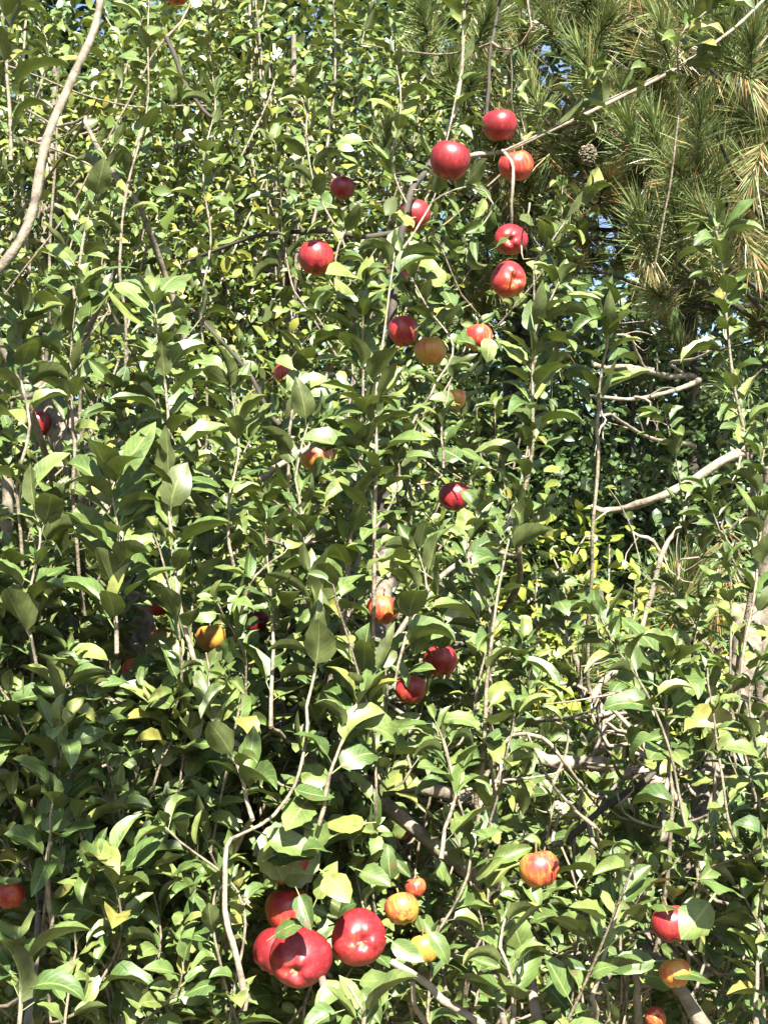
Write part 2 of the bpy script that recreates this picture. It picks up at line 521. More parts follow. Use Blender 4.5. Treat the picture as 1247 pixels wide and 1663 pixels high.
# (px, py, radius px, ripeness, direction of the eye in (right, up, to camera), sunlit metres kept free, chance, label)
APPLES = [
 (811, 203, 31, .86, (.1, -1, -.1), .8, .97, 'glossy red apple hanging highest, just above the long diagonal bare twig'),
 (731, 261, 36, .92, (-.2, -1, .0), .7, .93, 'deep red apple with a dark leaf across its face, left of the diagonal twig'),
 (838, 270, 31, .50, (.2, -1, -.2), .7, .95, 'orange red apple right under the fork of the diagonal twig'),
 (672, 350, 29, .86, (.2, -.9, .1), .5, .9, 'bright red apple half behind a leaf, left of the topmost cluster'),
 (513, 418, 31, .72, (.0, -1, .3), .25, .85, 'mostly shaded apple with orange sunlit patches under a dark limb'),
 (640, 453, 25, .66, (.0, -1, .2), .2, .75, 'orange rimmed apple peeping from behind the tall middle shoot'),
 (655, 538, 28, .62, (.1, -1, .2), 0, .85, 'shaded brown red apple beside the tall middle shoot, touching a greener one'),
 (699, 570, 28, .16, (.1, -1, .1), 0, .85, 'fully shaded dull green apple right of the shaded brown red one'),
 (829, 389, 29, .88, (-.2, -.15, 1), .7, .95, 'red apple showing its eye at the end of the hanging pale twig'),
 (826, 454, 31, .70, (.4, -.1, .9), .4, .92, 'half shaded red apple with its eye facing out, directly below the hanging twig'),
 (777, 548, 25, .48, (.1, -1, .1), .5, .85, 'orange red apple with a pale leaf over its lower half'),
 (466, 606, 23, .88, (.1, -1, .1), .4, .7, 'red apple mostly hidden by leaves left of the tall middle shoot'),
 (556, 305, 21, .92, (.1, -1, .1), .2, .8, 'small dark red apple in deep shade above the dark horizontal limb'),
 (739, 648, 20, .20, (.1, -1, .1), .3, .7, 'yellow brown apple half in shade among dry twigs, under the pale leaf'),
 (738, 806, 27, .80, (.1, -1, .3), .3, .85, 'dark red apple above a broad green leaf in the middle of the tree'),
 (621, 990, 29, .42, (-.1, -1, .2), .5, .85, 'salmon orange apple crossed by a thin upright stem'),
 (716, 1073, 30, .66, (.1, -.9, .4), .35, .92, 'orange red apple with a dark shaded face, upper of a touching pair'),
 (666, 1120, 28, .60, (-.1, -1, .3), .2, .88, 'shaded apple with one orange streak of sun, lower of a touching pair'),
 (62, 688, 24, .84, (.1, -1, .1), .3, .7, 'red apple deep in leaves beside the thick sunlit grey limb'),
 (515, 742, 28, .30, (.1, -1, .1), 0, .7, 'shaded olive brown apple under long leaves in mid tree'),
 (263, 1036, 20, .82, (.1, -1, .1), .4, .75, 'small red apple showing between leaves beside a brown shoot'),
 (343, 1036, 27, .10, (.1, -1, .1), .5, .82, 'yellow apple behind a curled leaf right of the brown shoot'),
 (226, 1090, 28, .38, (.1, -1, .1), .4, .7, 'orange apple behind a dark drooping leaf below the small red one'),
 (416, 1010, 22, .94, (.1, -1, .1), .1, .7, 'dark crimson apple behind crossing pale twigs'),
 (258, 986, 18, .55, (.1, -1, .1), 0, .65, 'shaded apple with one small orange spot of sun above a brown shoot'),
 (469, 1402, 42, .70, (.0, -1, .2), .2, .88, 'large apple in leaf shade with a lit red left flank, above the big red group'),
 (468, 1478, 43, .55, (.0, -1, .2), 0, .88, 'large apple in almost black shade directly above the big red group'),
 (537, 1442, 18, .36, (.2, -1, .2), .3, .85, 'small orange apple tucked under a leaf above the big red group'),
 (487, 1557, 54, .93, (-.12, -.18, 1), 1.6, .97, 'biggest red apple with its eye facing out and a leaf shadow across it'),
 (447, 1545, 40, .92, (-.5, -.6, .4), 1.2, .9, 'red apple pressed behind the left flank of the biggest red apple'),
 (583, 1523, 48, .90, (.15, .12, 1), 1.6, .97, 'large glossy red apple right of the biggest one with its eye facing out'),
 (653, 1476, 30, .26, (.2, -.7, .5), .6, .95, 'yellow apple with a red blush and a dark scab below'),
 (675, 1441, 19, .42, (.2, -1, .2), .5, .9, 'small orange apple behind the yellow blushed one'),
 (690, 1540, 28, .06, (.2, -1, .2), .6, .8, 'plain pale yellow apple behind green leaves by the bare stick'),
 (875, 1411, 34, .42, (.2, -1, .2), .6, .92, 'round orange apple nestled in leaves alone at lower right'),
 (1089, 1500, 34, .74, (.2, -1, .2), .4, .85, 'red apple cut by a long dark leaf shadow at lower right'),
 (1096, 1580, 28, .22, (.2, -1, .2), .2, .82, 'yellow brown apple in half shade beneath the one with a long leaf shadow'),
 (1064, 1652, 18, .60, (.1, .6, .8), .3, .8, 'small shrivelled pink apple low beside an upright bare stick'),
 (18, 1455, 25, .52, (.1, -1, .2), .5, .85, 'orange red apple cut by the frame, low beside green leaves'),
 (648, 1348, 20, .66, (.1, -1, .2), .4, .75, 'pinkish red apple behind the pale slanting limb'),
 (287, -14, 25, .62, (.1, -1, .2), .2, .85, 'brownish red apple whose lower rim shows at the top edge'),
]
def front(py):
    return float(np.interp(py, [0, 400, 800, 1200, 1663], [2.75, 2.55, 2.15, 1.85, 1.58]))


APPLE_POS = []
SHADED = []
HIDDEN = []
for px, py, rp, ripe, eye, lit, chance, label in APPLES:
    d = min(FOC * (.038 if rp >= 22 else .030) / rp, front(py) + .42 * (1 if rp < 25 else .8) - .3 * (py > 1350))
    d += {40: .075, 43: .06}.get(rp, 0)
    rad = rp * d / FOC
    hidden = chance < .8
    shade = 8 if lit == 0 else (3 if lit <= .2 else (2 if lit <= .35 else 0))
    chance = max(chance, .95)
    if hidden: HIDDEN.append((P(px, py, d), rad))
    if shade: SHADED.append((c_ := P(px, py, d), rad, shade))
    c = P(px, py, d)
    o = bpy.data.objects.new('apple', APPLE_ME[len(APPLE_POS) % 5])
    COL.objects.link(o)
    o.location = c
    e = np.array(eye, float)
    ez = -unit(RIGHT * e[0] + UP * e[1] - FWD * e[2])
    o.rotation_mode = 'QUATERNION'
    # local +x (the blushed cheek) turned to the sun
    zax = Vector(ez)
    xax = Vector(SUN + .5 * RNG.normal(size=3)); xax = (xax - zax * xax.dot(zax)).normalized()
    yax = zax.cross(xax)
    from mathutils import Matrix
    o.rotation_quaternion = Matrix((xax, yax, zax)).transposed().to_quaternion()
    k = RNG.uniform(.95, 1.05)
    rr = rad / 1.03
    o.scale = (rr, rr, rr * k)
    o['ripeness'] = float(ripe)
    tag(o, label, 'apple', 'apples on the apple trees')
    st = bpy.data.objects.new('stem', STEM_ME); st.parent = o; COL.objects.link(st)
    if rp > 18:
        ca = bpy.data.objects.new('calyx', CAL_ME); ca.parent = o; COL.objects.link(ca)
    CLEAR.append((c, rad * (.45 if hidden else .92), lit, chance))
    APPLE_POS.append((c, rad))


def blocks_apple(c, extra=.004):
    """does the twig c run across an apple as seen, or through one"""
    for q, r in APPLE_POS:
        d = q - CAM; L = np.linalg.norm(d); d = d / L
        w = c - CAM; t = w @ d
        if ((t < L + r) & (np.linalg.norm(w - t[:, None] * d, axis=1) < (r + extra) * np.clip(t / L, .3, 1.05))).any():
            return True
    return False


# ------------------------------------------------------------------ limbs and shoots traced over the photo, each at its own depth
def L3(pts):
    return np.array([P(*p) for p in pts])


TREES = {
 'mid': empty('apple_tree', (P(628, 800, 2.75)[0], P(628, 800, 2.75)[1], float(zg(0, 2.75))), 'middle apple tree with a dark trunk, tall leafy shoots and most apples', 'tree', 'apple trees with upright shoots'),
 'left': empty('apple_tree', (P(200, 900, 2.7)[0], 2.7, float(zg(-.5, 2.7))), 'apple tree with a long bare grey limb rising past a thick sunlit one', 'tree', 'apple trees with upright shoots'),
 'right': empty('apple_tree', (P(1215, 900, 2.75)[0], 2.75, float(zg(.7, 2.75))), 'apple tree whose slim leafy shoot stands against the dark wood and pines', 'tree', 'apple trees with upright shoots'),
}
BASE = {k: np.array(o.location) for k, o in TREES.items()}

# (tree, points (px, py, depth), radius at foot, radius at tip, material, chance that leaves in front are dropped)
LIMBS = [
 ('left', [(-40, 480, 2.0), (0, 440, 2.0), (35, 392, 2.0), (60, 330, 2.02), (85, 220, 2.06), (115, 130, 2.1), (150, 40, 2.15), (165, -60, 2.2)], .0072, .0055, 'apple_bark', .9),
 ('left', [(70, 640, 2.75), (105, 705, 2.7), (135, 760, 2.66), (170, 840, 2.66), (200, 960, 2.68)], .034, .040, 'apple_bark', .5),
 ('left', [(12, 780, 2.2), (12, 880, 2.2), (15, 1000, 2.22), (30, 1150, 2.3)], .009, .011, 'apple_bark', .6),
 ('left', [(225, 1245, 2.0), (290, 1232, 1.98), (348, 1230, 1.97)], .009, .006, 'pale_wood', .6),
 ('left', [(270, 60, 2.7), (300, 140, 2.7), (340, 185, 2.7), (372, 196, 2.72)], .005, .003, 'dark_bark', .5),
 ('left', [(140, 190, 2.75), (180, 270, 2.65), (205, 310, 2.62), (222, 328, 2.62), (262, 430, 2.7), (300, 560, 2.75)], .004, .0065, 'apple_bark', .5),
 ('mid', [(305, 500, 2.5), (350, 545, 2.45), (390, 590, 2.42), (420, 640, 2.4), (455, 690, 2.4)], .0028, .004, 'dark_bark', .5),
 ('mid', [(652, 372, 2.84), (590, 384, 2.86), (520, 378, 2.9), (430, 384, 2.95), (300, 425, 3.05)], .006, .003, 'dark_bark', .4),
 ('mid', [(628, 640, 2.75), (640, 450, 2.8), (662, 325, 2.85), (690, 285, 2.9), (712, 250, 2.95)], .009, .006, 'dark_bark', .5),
 ('mid', [(700, 270, 2.93), (738, 170, 3.0), (752, 60, 3.05), (760, -60, 3.1)], .0042, .0025, 'pale_wood', .6),
 ('mid', [(690, 285, 2.9), (760, 255, 2.95), (815, 246, 2.95), (900, 205, 2.95), (1000, 157, 2.95), (1100, 108, 2.95), (1190, 50, 3.0), (1260, -20, 3.05)], .0048, .003, 'pale_wood', .9),
 ('mid', [(815, 244, 2.93), (829, 270, 2.9), (831, 310, 2.9), (830, 362, 2.93)], .0035, .003, 'pale_wood', .95),
 ('mid', [(785, 215, 2.98), (790, 150, 3.0), (800, 60, 3.02), (822, -30, 3.05)], .004, .003, 'dark_bark', .7),
 ('mid', [(500, 1248, 1.95), (520, 1252, 1.95), (560, 1275, 1.95), (640, 1277, 1.95), (680, 1278, 1.96), (718, 1284, 1.97), (800, 1300, 2.1)], .0105, .0085, 'apple_bark', .85),
 ('mid', [(560, 1262, 1.97), (605, 1290, 1.97), (650, 1330, 1.97), (690, 1362, 1.98), (740, 1400, 2.0), (800, 1440, 2.05)], .0095, .0105, 'pale_wood', .85),
 ('mid', [(628, 900, 2.75), (600, 1080, 2.4), (560, 1200, 2.1), (515, 1246, 1.97), (505, 1262, 1.95)], .018, .013, 'apple_bark', .3),
 ('mid', [(590, 1150, 2.0), (630, 1065, 2.0), (668, 1005, 2.0), (712, 945, 2.0), (765, 895, 2.05), (830, 840, 2.15)], .0042, .003, 'pale_wood', .8),
 ('mid', [(425, 780, 2.3), (470, 740, 2.3), (520, 720, 2.35)], .006, .004, 'pale_wood', .5),
 ('mid', [(400, 970, 2.1), (470, 905, 2.1), (520, 845, 2.12)], .005, .003, 'pale_wood', .6),
 ('mid', [(376, 1362, 1.62), (368, 1400, 1.6), (369, 1450, 1.6), (380, 1530, 1.6), (388, 1580, 1.6), (396, 1640, 1.6)], .0024, .0042, 'pale_wood', .97),
 ('mid', [(635, 1562, 1.65), (690, 1598, 1.64), (745, 1632, 1.63), (800, 1672, 1.62)], .0042, .0048, 'pale_wood', .92),
 ('mid', [(670, 1592, 1.65), (680, 1640, 1.66), (700, 1680, 1.68)], .003, .003, 'pale_wood', .7),
 ('mid', [(862, 1475, 2.0), (850, 1540, 1.9), (868, 1600, 1.8), (880, 1680, 1.75)], .004, .007, 'pale_wood', .5),
 ('right', [(1034, 1560, 1.8), (1037, 1620, 1.8), (1038, 1690, 1.8)], .0045, .005, 'pale_wood', .9),
 ('right', [(1062, 1555, 1.75), (1090, 1595, 1.72), (1120, 1640, 1.7), (1150, 1690, 1.7)], .007, .010, 'apple_bark', .85),
 ('right', [(920, 1368, 2.0), (960, 1330, 2.0), (1010, 1288, 2.0), (1062, 1252, 2.02)], .005, .004, 'dark_bark', .7),
 ('right', [(1172, 1250, 2.1), (1155, 1310, 2.1), (1138, 1375, 2.08), (1118, 1432, 2.05)], .003, .0045, 'shoot_bark', .75),
 ('right', [(1215, 1000, 2.75), (1200, 1100, 2.6), (1120, 1400, 2.2), (1040, 1560, 1.9)], .03, .012, 'apple_bark', .2),
]
# shoots: (tree, points, foot radius, leaf length m, internode m)
SHOOTS = [
 ('mid', [(550, 1060, 2.05), (562, 940, 2.02), (585, 780, 2.0), (592, 640, 2.0), (588, 560, 2.0), (592, 470, 1.98)], .0055, .068, .021),
 ('mid', [(606, 1030, 1.98), (610, 900, 1.97), (614, 760, 1.98), (612, 640, 2.0), (622, 520, 2.05), (640, 410, 2.1)], .0045, .062, .024),
 ('mid', [(835, 850, 2.1), (856, 760, 2.08), (866, 660, 2.06), (868, 590, 2.06), (880, 520, 2.05), (905, 462, 2.05)], .0055, .066, .017),
 ('mid', [(772, 1300, 1.95), (780, 1240, 1.93), (792, 1130, 1.92), (803, 1010, 1.92), (822, 900, 1.93), (840, 830, 1.95)], .0055, .060, .034),
 ('left', [(345, 1160, 1.85), (322, 1090, 1.85), (292, 990, 1.86), (278, 880, 1.88), (270, 760, 1.9), (268, 660, 1.9), (262, 580, 1.9), (250, 490, 1.9)], .0055, .068, .026),
 ('left', [(190, 1060, 1.85), (185, 960, 1.85), (190, 870, 1.85), (180, 790, 1.84)], .0045, .076, .015),
 ('left', [(122, 720, 2.1), (118, 640, 2.1), (112, 560, 2.1), (128, 470, 2.1)], .004, .070, .018),
 ('left', [(120, 470, 2.35), (135, 390, 2.35), (155, 320, 2.36), (185, 240, 2.38)], .004, .062, .035),
 ('left', [(195, 420, 2.6), (205, 300, 2.6), (238, 180, 2.6), (243, 60, 2.6), (243, -40, 2.6)], .004, .06, .05),
 ('right', [(1222, 800, 2.3), (1208, 700, 2.28), (1190, 590, 2.26), (1178, 490, 2.25), (1162, 375, 2.25)], .0048, .060, .019),
 ('right', [(1195, 1160, 2.2), (1205, 1070, 2.2), (1222, 960, 2.22), (1235, 830, 2.25), (1240, 730, 2.25)], .0045, .062, .024),
 ('right', [(968, 700, 2.15), (978, 620, 2.14), (985, 560, 2.13), (992, 500, 2.12)], .004, .070, .014),
 ('right', [(1085, 1250, 1.95), (1085, 1170, 1.93), (1088, 1080, 1.92)], .004, .078, .013),
 ('right', [(1160, 1260, 2.1), (1160, 1190, 2.1), (1150, 1110, 2.1)], .004, .066, .015),
 ('left', [(75, 1400, 1.75), (85, 1300, 1.75), (100, 1180, 1.76), (108, 1110, 1.78)], .0045, .074, .016),
 ('left', [(410, 1330, 1.75), (388, 1240, 1.76), (345, 1160, 1.8), (335, 1060, 1.82)], .0045, .070, .019),
 ('mid', [(518, 1340, 1.8), (540, 1250, 1.8), (580, 1150, 1.82), (612, 1090, 1.85)], .0045, .068, .020),
 ('mid', [(440, 1180, 1.9), (438, 1080, 1.92), (440, 960, 1.95), (432, 860, 1.98)], .0045, .066, .019),
 ('mid', [(716, 1395, 1.77), (722, 1350, 1.79), (735, 1290, 1.82), (720, 1200, 1.85)], .0045, .070, .018),
 ('mid', [(830, 1680, 1.6), (835, 1600, 1.62), (815, 1540, 1.64), (828, 1470, 1.66)], .0045, .076, .015),
 ('right', [(960, 1620, 1.65), (985, 1550, 1.66), (1000, 1480, 1.68), (1005, 1420, 1.7)], .0045, .078, .015),
 ('mid', [(590, 1700, 1.5), (585, 1640, 1.5), (565, 1600, 1.5)], .004, .072, .010),
 ('left', [(30, 1680, 1.5), (40, 1600, 1.52), (25, 1520, 1.54)], .004, .08, .012),
 ('right', [(1225, 1640, 1.8), (1228, 1500, 1.82), (1215, 1380, 1.85)], .0045, .066, .017),
 ('left', [(18, 260, 1.7), (10, 150, 1.7), (15, 60, 1.7), (-5, -30, 1.7)], .004, .074, .022),
 ('mid', [(700, 640, 2.5), (735, 560, 2.55), (690, 500, 2.6), (655, 430, 2.6)], .0035, .06, .028),
 ('mid', [(470, 700, 2.2), (480, 630, 2.2), (505, 570, 2.2)], .0035, .066, .018),
 ('mid', [(560, 500, 2.5), (545, 420, 2.5), (570, 340, 2.5)], .0035, .056, .02),
 ('mid', [(640, 420, 2.8), (700, 330, 2.85), (720, 230, 2.9)], .004, .06, .025),
 ('mid', [(900, 205, 2.95), (930, 170, 2.93), (960, 120, 2.9)], .003, .062, .03),
 ('mid', [(815, 246, 2.94), (860, 225, 2.94), (960, 177, 2.94), (1060, 128, 2.94), (1130, 90, 2.96)], .003, .064, .042),
 ('mid', [(720, 260, 2.9), (735, 180, 2.92), (752, 60, 2.95), (758, -40, 2.95)], .003, .06, .03),
 ('mid', [(700, 330, 2.8), (760, 300, 2.78), (800, 330, 2.76), (760, 400, 2.74)], .003, .058, .026),
 ('mid', [(660, 330, 2.7), (640, 260, 2.7), (650, 170, 2.7), (640, 90, 2.72)], .003, .056, .026),
 ('mid', [(560, 400, 2.6), (520, 320, 2.6), (500, 230, 2.62), (505, 130, 2.65)], .003, .056, .026),
 ('mid', [(860, 330, 2.85), (850, 420, 2.8), (900, 400, 2.8)], .003, .06, .03),
 ('left', [(330, 480, 2.5), (345, 380, 2.5), (330, 270, 2.5), (350, 160, 2.55)], .003, .056, .026),
 ('mid', [(720, 760, 2.3), (715, 690, 2.3), (730, 620, 2.32)], .003, .06, .022),
 ('mid', [(800, 1000, 1.95), (760, 930, 1.95), (770, 850, 1.97)], .003, .066, .018),
 ('mid', [(640, 1120, 1.85), (655, 1040, 1.86), (690, 960, 1.9), (680, 900, 1.92)], .003, .064, .018),
 ('mid', [(505, 1120, 1.85), (520, 1030, 1.87), (505, 940, 1.9)], .003, .066, .017),
 ('left', [(60, 1080, 1.85), (50, 980, 1.85), (65, 880, 1.87), (50, 800, 1.9)], .0035, .068, .018),
 ('left', [(30, 780, 1.9), (45, 690, 1.9), (30, 600, 1.92), (40, 520, 1.95)], .0035, .066, .02),
 ('left', [(380, 920, 2.0), (370, 820, 2.0), (385, 720, 2.02), (375, 630, 2.05)], .0035, .064, .018),
 ('mid', [(490, 860, 2.0), (480, 780, 2.0), (500, 690, 2.02)], .003, .064, .017),
 ('mid', [(870, 420, 2.8), (905, 380, 2.8), (950, 320, 2.8)], .003, .075, .024),
 ('mid', [(1100, 108, 2.95), (1105, 60, 2.9), (1160, 10, 2.9)], .003, .072, .02),
]
g_left_big = None


def leafy(gs, gl, pts, r0, leaf, inter, r1=.0012, start=.12, spread=(.35, .95), drop=1.0, lod=2, fruit_only=False):
    c = curve(pts, .02, .006)
    tube(gs, c, r0, r1, 6, .12)
    seg = np.linalg.norm(np.diff(c, axis=0), axis=1)
    s = np.r_[0, np.cumsum(seg)]
    L = s[-1]
    q = []
    p = L * start
    while p < L:
        q.append(p)
        p += inter * random.uniform(.6, 1.4) * (1.15 - .45 * p / L)
    q += [L * .985, L * .99, L, L]
    q = np.array(q)
    n = len(q)
    base = np.stack([np.interp(q, s, c[:, k]) for k in range(3)], -1)
    tg = unit(np.stack([np.interp(q, s, np.gradient(c, axis=0)[:, k]) for k in range(3)], -1))
    phi = np.arange(n) * 2.4 + random.random() * 6 + RNG.normal(0, .35, n)
    ref = np.array([.2, -.9, .35])
    a = unit(np.cross(tg, ref)); b2 = np.cross(tg, a)
    rad = np.cos(phi)[:, None] * a + np.sin(phi)[:, None] * b2
    el = RNG.uniform(spread[0], spread[1], n)
    el[-4:] += .35
    ax = rad * np.cos(el)[:, None] + tg * np.sin(el)[:, None]
    nr = tg * np.cos(el)[:, None] - rad * np.sin(el)[:, None]
    nr = nr + SUN * RNG.uniform(.25, 1.5, (n, 1)) + RNG.normal(0, .30, (n, 3))
    ax = ax + RNG.normal(0, .2, (n, 3))
    size = leaf * RNG.uniform(.72, 1.2, n)
    size[-4:] *= .62
    mid = base + unit(ax) * size[:, None] * .75
    ok = kept(mid, leaf * .42, fruit_only)
    ok &= RNG.random(n) < drop
    add_leaves(gl, base[ok], ax[ok], nr[ok], size[ok], lod, .305)
    # short spurs with small leaves
    for k in range(int(n * .12)):
        i = random.randrange(n)
        if not kept(base[i:i + 1], .03)[0]:
            continue
        m = random.randint(2, 4)
        ang = RNG.uniform(0, 6.28, m)
        rd = np.cos(ang)[:, None] * a[i] + np.sin(ang)[:, None] * b2[i]
        add_leaves(gl, np.repeat(base[i:i + 1], m, 0), rd + tg[i] * RNG.uniform(0, 1.2, (m, 1)), tg[i] + SUN * .5 + RNG.normal(0, .4, (m, 3)), leaf * RNG.uniform(.35, .6, m), lod)


SKEL = {k: [] for k in TREES}     # points on limbs, for twigs to grow from
for tr, pts, r0, r1, mat, ch in LIMBS:
    g = Geo()
    c = curve(L3(pts), .015, .008)
    big = max(r0, r1) > .008
    tube(g, c, r0, r1, 10 if big else 7, .16)
    g.build('limb', M[mat], TREES[tr])
    SKEL[tr].append(c)
    if ch > .3:
        for p in c[::max(1, int(.02 / .015))]:
            CLEAR.append((p, max(r0, r1) * 1.1, .12 if mat == 'pale_wood' else 0, ch, .2))

# trunks and scaffold limbs
for tr, pts, r0, r1 in (
    ('mid', [BASE['mid'] + [0, 0, -.1], P(632, 1300, 2.75), P(628, 1000, 2.75), P(624, 760, 2.75), P(628, 620, 2.76)], .055, .014),
    ('left', [BASE['left'] + [0, 0, -.1], P(215, 1300, 2.7), P(200, 960, 2.68)], .065, .045),
    ('right', [BASE['right'] + [0, 0, -.1], P(1240, 1300, 2.75), P(1235, 1000, 2.75), P(1250, 760, 2.7)], .04, .012)):
    g = Geo()
    c = curve(np.array(pts), .05, .012)
    tube(g, c, r0, r1, 12, .12)
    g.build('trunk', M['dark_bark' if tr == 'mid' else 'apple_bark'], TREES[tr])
    SKEL[tr].append(c)
for tr, pts in (
    ('mid', [(628, 1000, 2.75), (760, 1050, 2.5), (840, 950, 2.3), (835, 850, 2.12)]), ('mid', [(628, 1100, 2.75), (700, 1250, 2.3), (772, 1320, 1.97)]),
    ('mid', [(628, 1200, 2.75), (560, 1400, 2.2), (520, 1500, 1.85), (540, 1620, 1.6)]), ('mid', [(628, 1050, 2.75), (540, 1100, 2.4), (450, 1180, 2.1)]),
    ('mid', [(628, 760, 2.75), (600, 800, 2.4), (560, 1060, 2.1)]), ('mid', [(628, 1250, 2.75), (760, 1450, 2.1), (830, 1700, 1.65)]),
    ('left', [(205, 1000, 2.7), (250, 1100, 2.3), (345, 1180, 1.9)]), ('left', [(205, 1000, 2.7), (120, 900, 2.4), (60, 700, 2.1), (-40, 480, 2.0)]),
    ('left', [(210, 1150, 2.7), (120, 1350, 2.1), (70, 1450, 1.8), (30, 1700, 1.5)]), ('left', [(210, 1150, 2.7), (300, 1300, 2.2), (380, 1400, 1.9)]),
    ('left', [(70, 640, 2.75), (150, 520, 2.65), (195, 420, 2.6)]),
    ('right', [(1215, 1100, 2.75), (1130, 1220, 2.3), (1085, 1260, 1.97)]),
    ('right', [(1220, 1150, 2.75), (1060, 1450, 2.1), (960, 1640, 1.67)]), ('right', [(1225, 900, 2.7), (1215, 840, 2.5), (1222, 800, 2.32)])):
    g = Geo()
    c = curve(L3(pts), .03, .01)
    tube(g, c, .008, .004, 8, .15)
    g.build('limb', M['apple_bark'], TREES[tr])
    SKEL[tr].append(c)

for k in range(44):
    px, py = random.uniform(470, 1260), random.uniform(1120, 1640)
    a = P(px, py, front(py) + random.uniform(.12, .5))
    e = a + unit(RNG.normal(0, 1, 3) * [1, .4, .8]) * random.uniform(.06, .2)
    c = curve([a, a * .5 + e * .5 + RNG.normal(0, .012, 3), e], .015, .006)
    if blocks_apple(c):
        continue
    tr = 'mid' if px < 900 else 'right'
    sk = np.vstack(SKEL[tr])
    rt = sk[np.argmin(np.linalg.norm(sk - a, axis=1))]
    g = Geo()
    tube(g, c, .0028, .0012, 6, .2)
    cr = curve([rt, rt * .4 + a * .6 + RNG.normal(0, .02, 3), a], .03, .01)
    if not blocks_apple(cr):
        tube(g, cr, .0035, .0028, 6, .1)
    for q in range(random.randint(0, 3)):
        p = c[random.randrange(len(c))]
        f = p + RNG.normal(0, .035, 3)
        tube(g, curve([p, p * .5 + f * .5 + RNG.normal(0, .005, 3), f], .01), .0017, .0008, 5)
    g.build('dead_twig', M['pale_wood'], TREES[tr])
    for p in c[::2]:
        CLEAR.append((p, .006, .1, .7, .25))

WOOD = {k: np.vstack(v) for k, v in SKEL.items()}
for tr, pts, r0, leaf, inter in SHOOTS:
    gs, gl = Geo(), Geo()
    foot = CAM + (P(*pts[0]) - CAM) * .95
    sk = WOOD[tr]
    rt = sk[np.argmin(np.linalg.norm(sk - foot, axis=1) + .4 * np.maximum(0, sk[:, 2] - foot[2]))]
    c = curve([rt, rt * .5 + foot * .5 + RNG.normal(0, .02, 3) + [0, 0, -.03], foot], .02, .01)
    if np.linalg.norm(rt - foot) > .3 or rt[2] > foot[2] - .02:
        c = curve([foot + [RNG.normal(0, .03), .16, -.36], foot + [0, .05, -.16], foot], .02, .008)
    if not blocks_apple(c):
        tube(gs, c, r0 * .7, r0 * .65, 6, .12)
    leafy(gs, gl, CAM + (L3(pts) - CAM) * .95, r0 * .65, leaf * (.87 if pts[0][2] > 1.78 else .72), inter * .58, spread=(.5, 1.1), fruit_only=True)
    sh = gs.build('shoot', M['shoot_bark'], TREES[tr])
    gl.build('foliage', M['apple_leaf'], sh)
    SKEL[tr].append(curve(CAM + (L3(pts) - CAM) * .95, .03))
for tr, pts, r0, leaf, inter in SHOOTS:
    for p in curve(CAM + (L3(pts) - CAM) * .95, .05):
        CLEAR.append((p, .022, .15, .6, .5))


# the rest of the apple trees' twigs: rooted on the nearest limb, denser where the photo is dense
def density(px, py):
    if px > 870 and py < 400: return .0
    if px > 940 and px < 1150 and py < 850: return .02
    if px > 1150 and py < 360: return .0
    if px > 730 and px <= 960 and py < 840: return .07 if py > 420 else .07
    if px > 840 and px < 1100 and 840 <= py < 1330: return .07
    if px >= 1080 and py < 1000: return .06 if py < 850 else .3
    if py < 430: return .05 if px > 60 else .2
    if py < 760: return .26 if not 520 < px < 720 else .4
    if py < 1000: return .72
    return 1.0 if px < 720 else .72


fill = {k: [] for k in TREES}
tries = 0
while tries < 1900:
    tries += 1
    px, py = random.uniform(-120, 1370), random.uniform(-60, 1800)
    if random.random() > min(density(px, py - u) for u in (0, 110, 220)):
        continue
    d = front(py) + random.random() ** 1.2 * 1.15
    tr = 'left' if px < 380 - (py > 1200) * 60 else ('right' if px > 900 else 'mid')
    fill[tr].append(P(px, py, d))
for tr, pts in fill.items():
    sk = np.vstack(SKEL[tr])
    pts = np.array(pts)
    K = 26
    seeds = pts[RNG.choice(len(pts), K, replace=False)]
    who = np.argmin(np.linalg.norm(pts[:, None] - seeds[None], axis=2), axis=1)
    for k in range(K):
        gs, gl = Geo(), Geo()
        mine = pts[who == k]
        own = None
        for p in mine[np.argsort([np.linalg.norm(sk - p, axis=1).min() for p in mine])]:
            src = sk if own is None else own
            root = src[np.argmin(np.linalg.norm(src - p, axis=1))]
            ln_ = random.uniform(.14, .34)
            dirv = unit(np.array([random.gauss(0, .28), random.gauss(-.15, .25), 1.0]))
            c = curve([root, root * .5 + p * .5 + [0, 0, -.03], p], .04, .012)
            bend = RNG.normal(0, .035, 3)
            tw = np.array([p, p + dirv * ln_ * .5 + bend, p + dirv * ln_])
            if blocks_apple(c) or blocks_apple(curve(tw, .02)):
                continue
            tube(gs, c, .0035 if own is None else .0022, .0018, 5, .1)
            leafy(gs, gl, tw, .002, random.uniform(.036, .054) * (.88 if p[0] > .05 else 1), random.uniform(.0085, .014), start=.0, spread=(.25, 1.05))
            new = np.vstack([c, curve(tw[:2], .03)])
            own = new if own is None else np.vstack([own, new])
        bo = gs.build('branch', M['twig_bark'], TREES[tr])
        if bo: gl.build('foliage', M['apple_leaf'], bo)

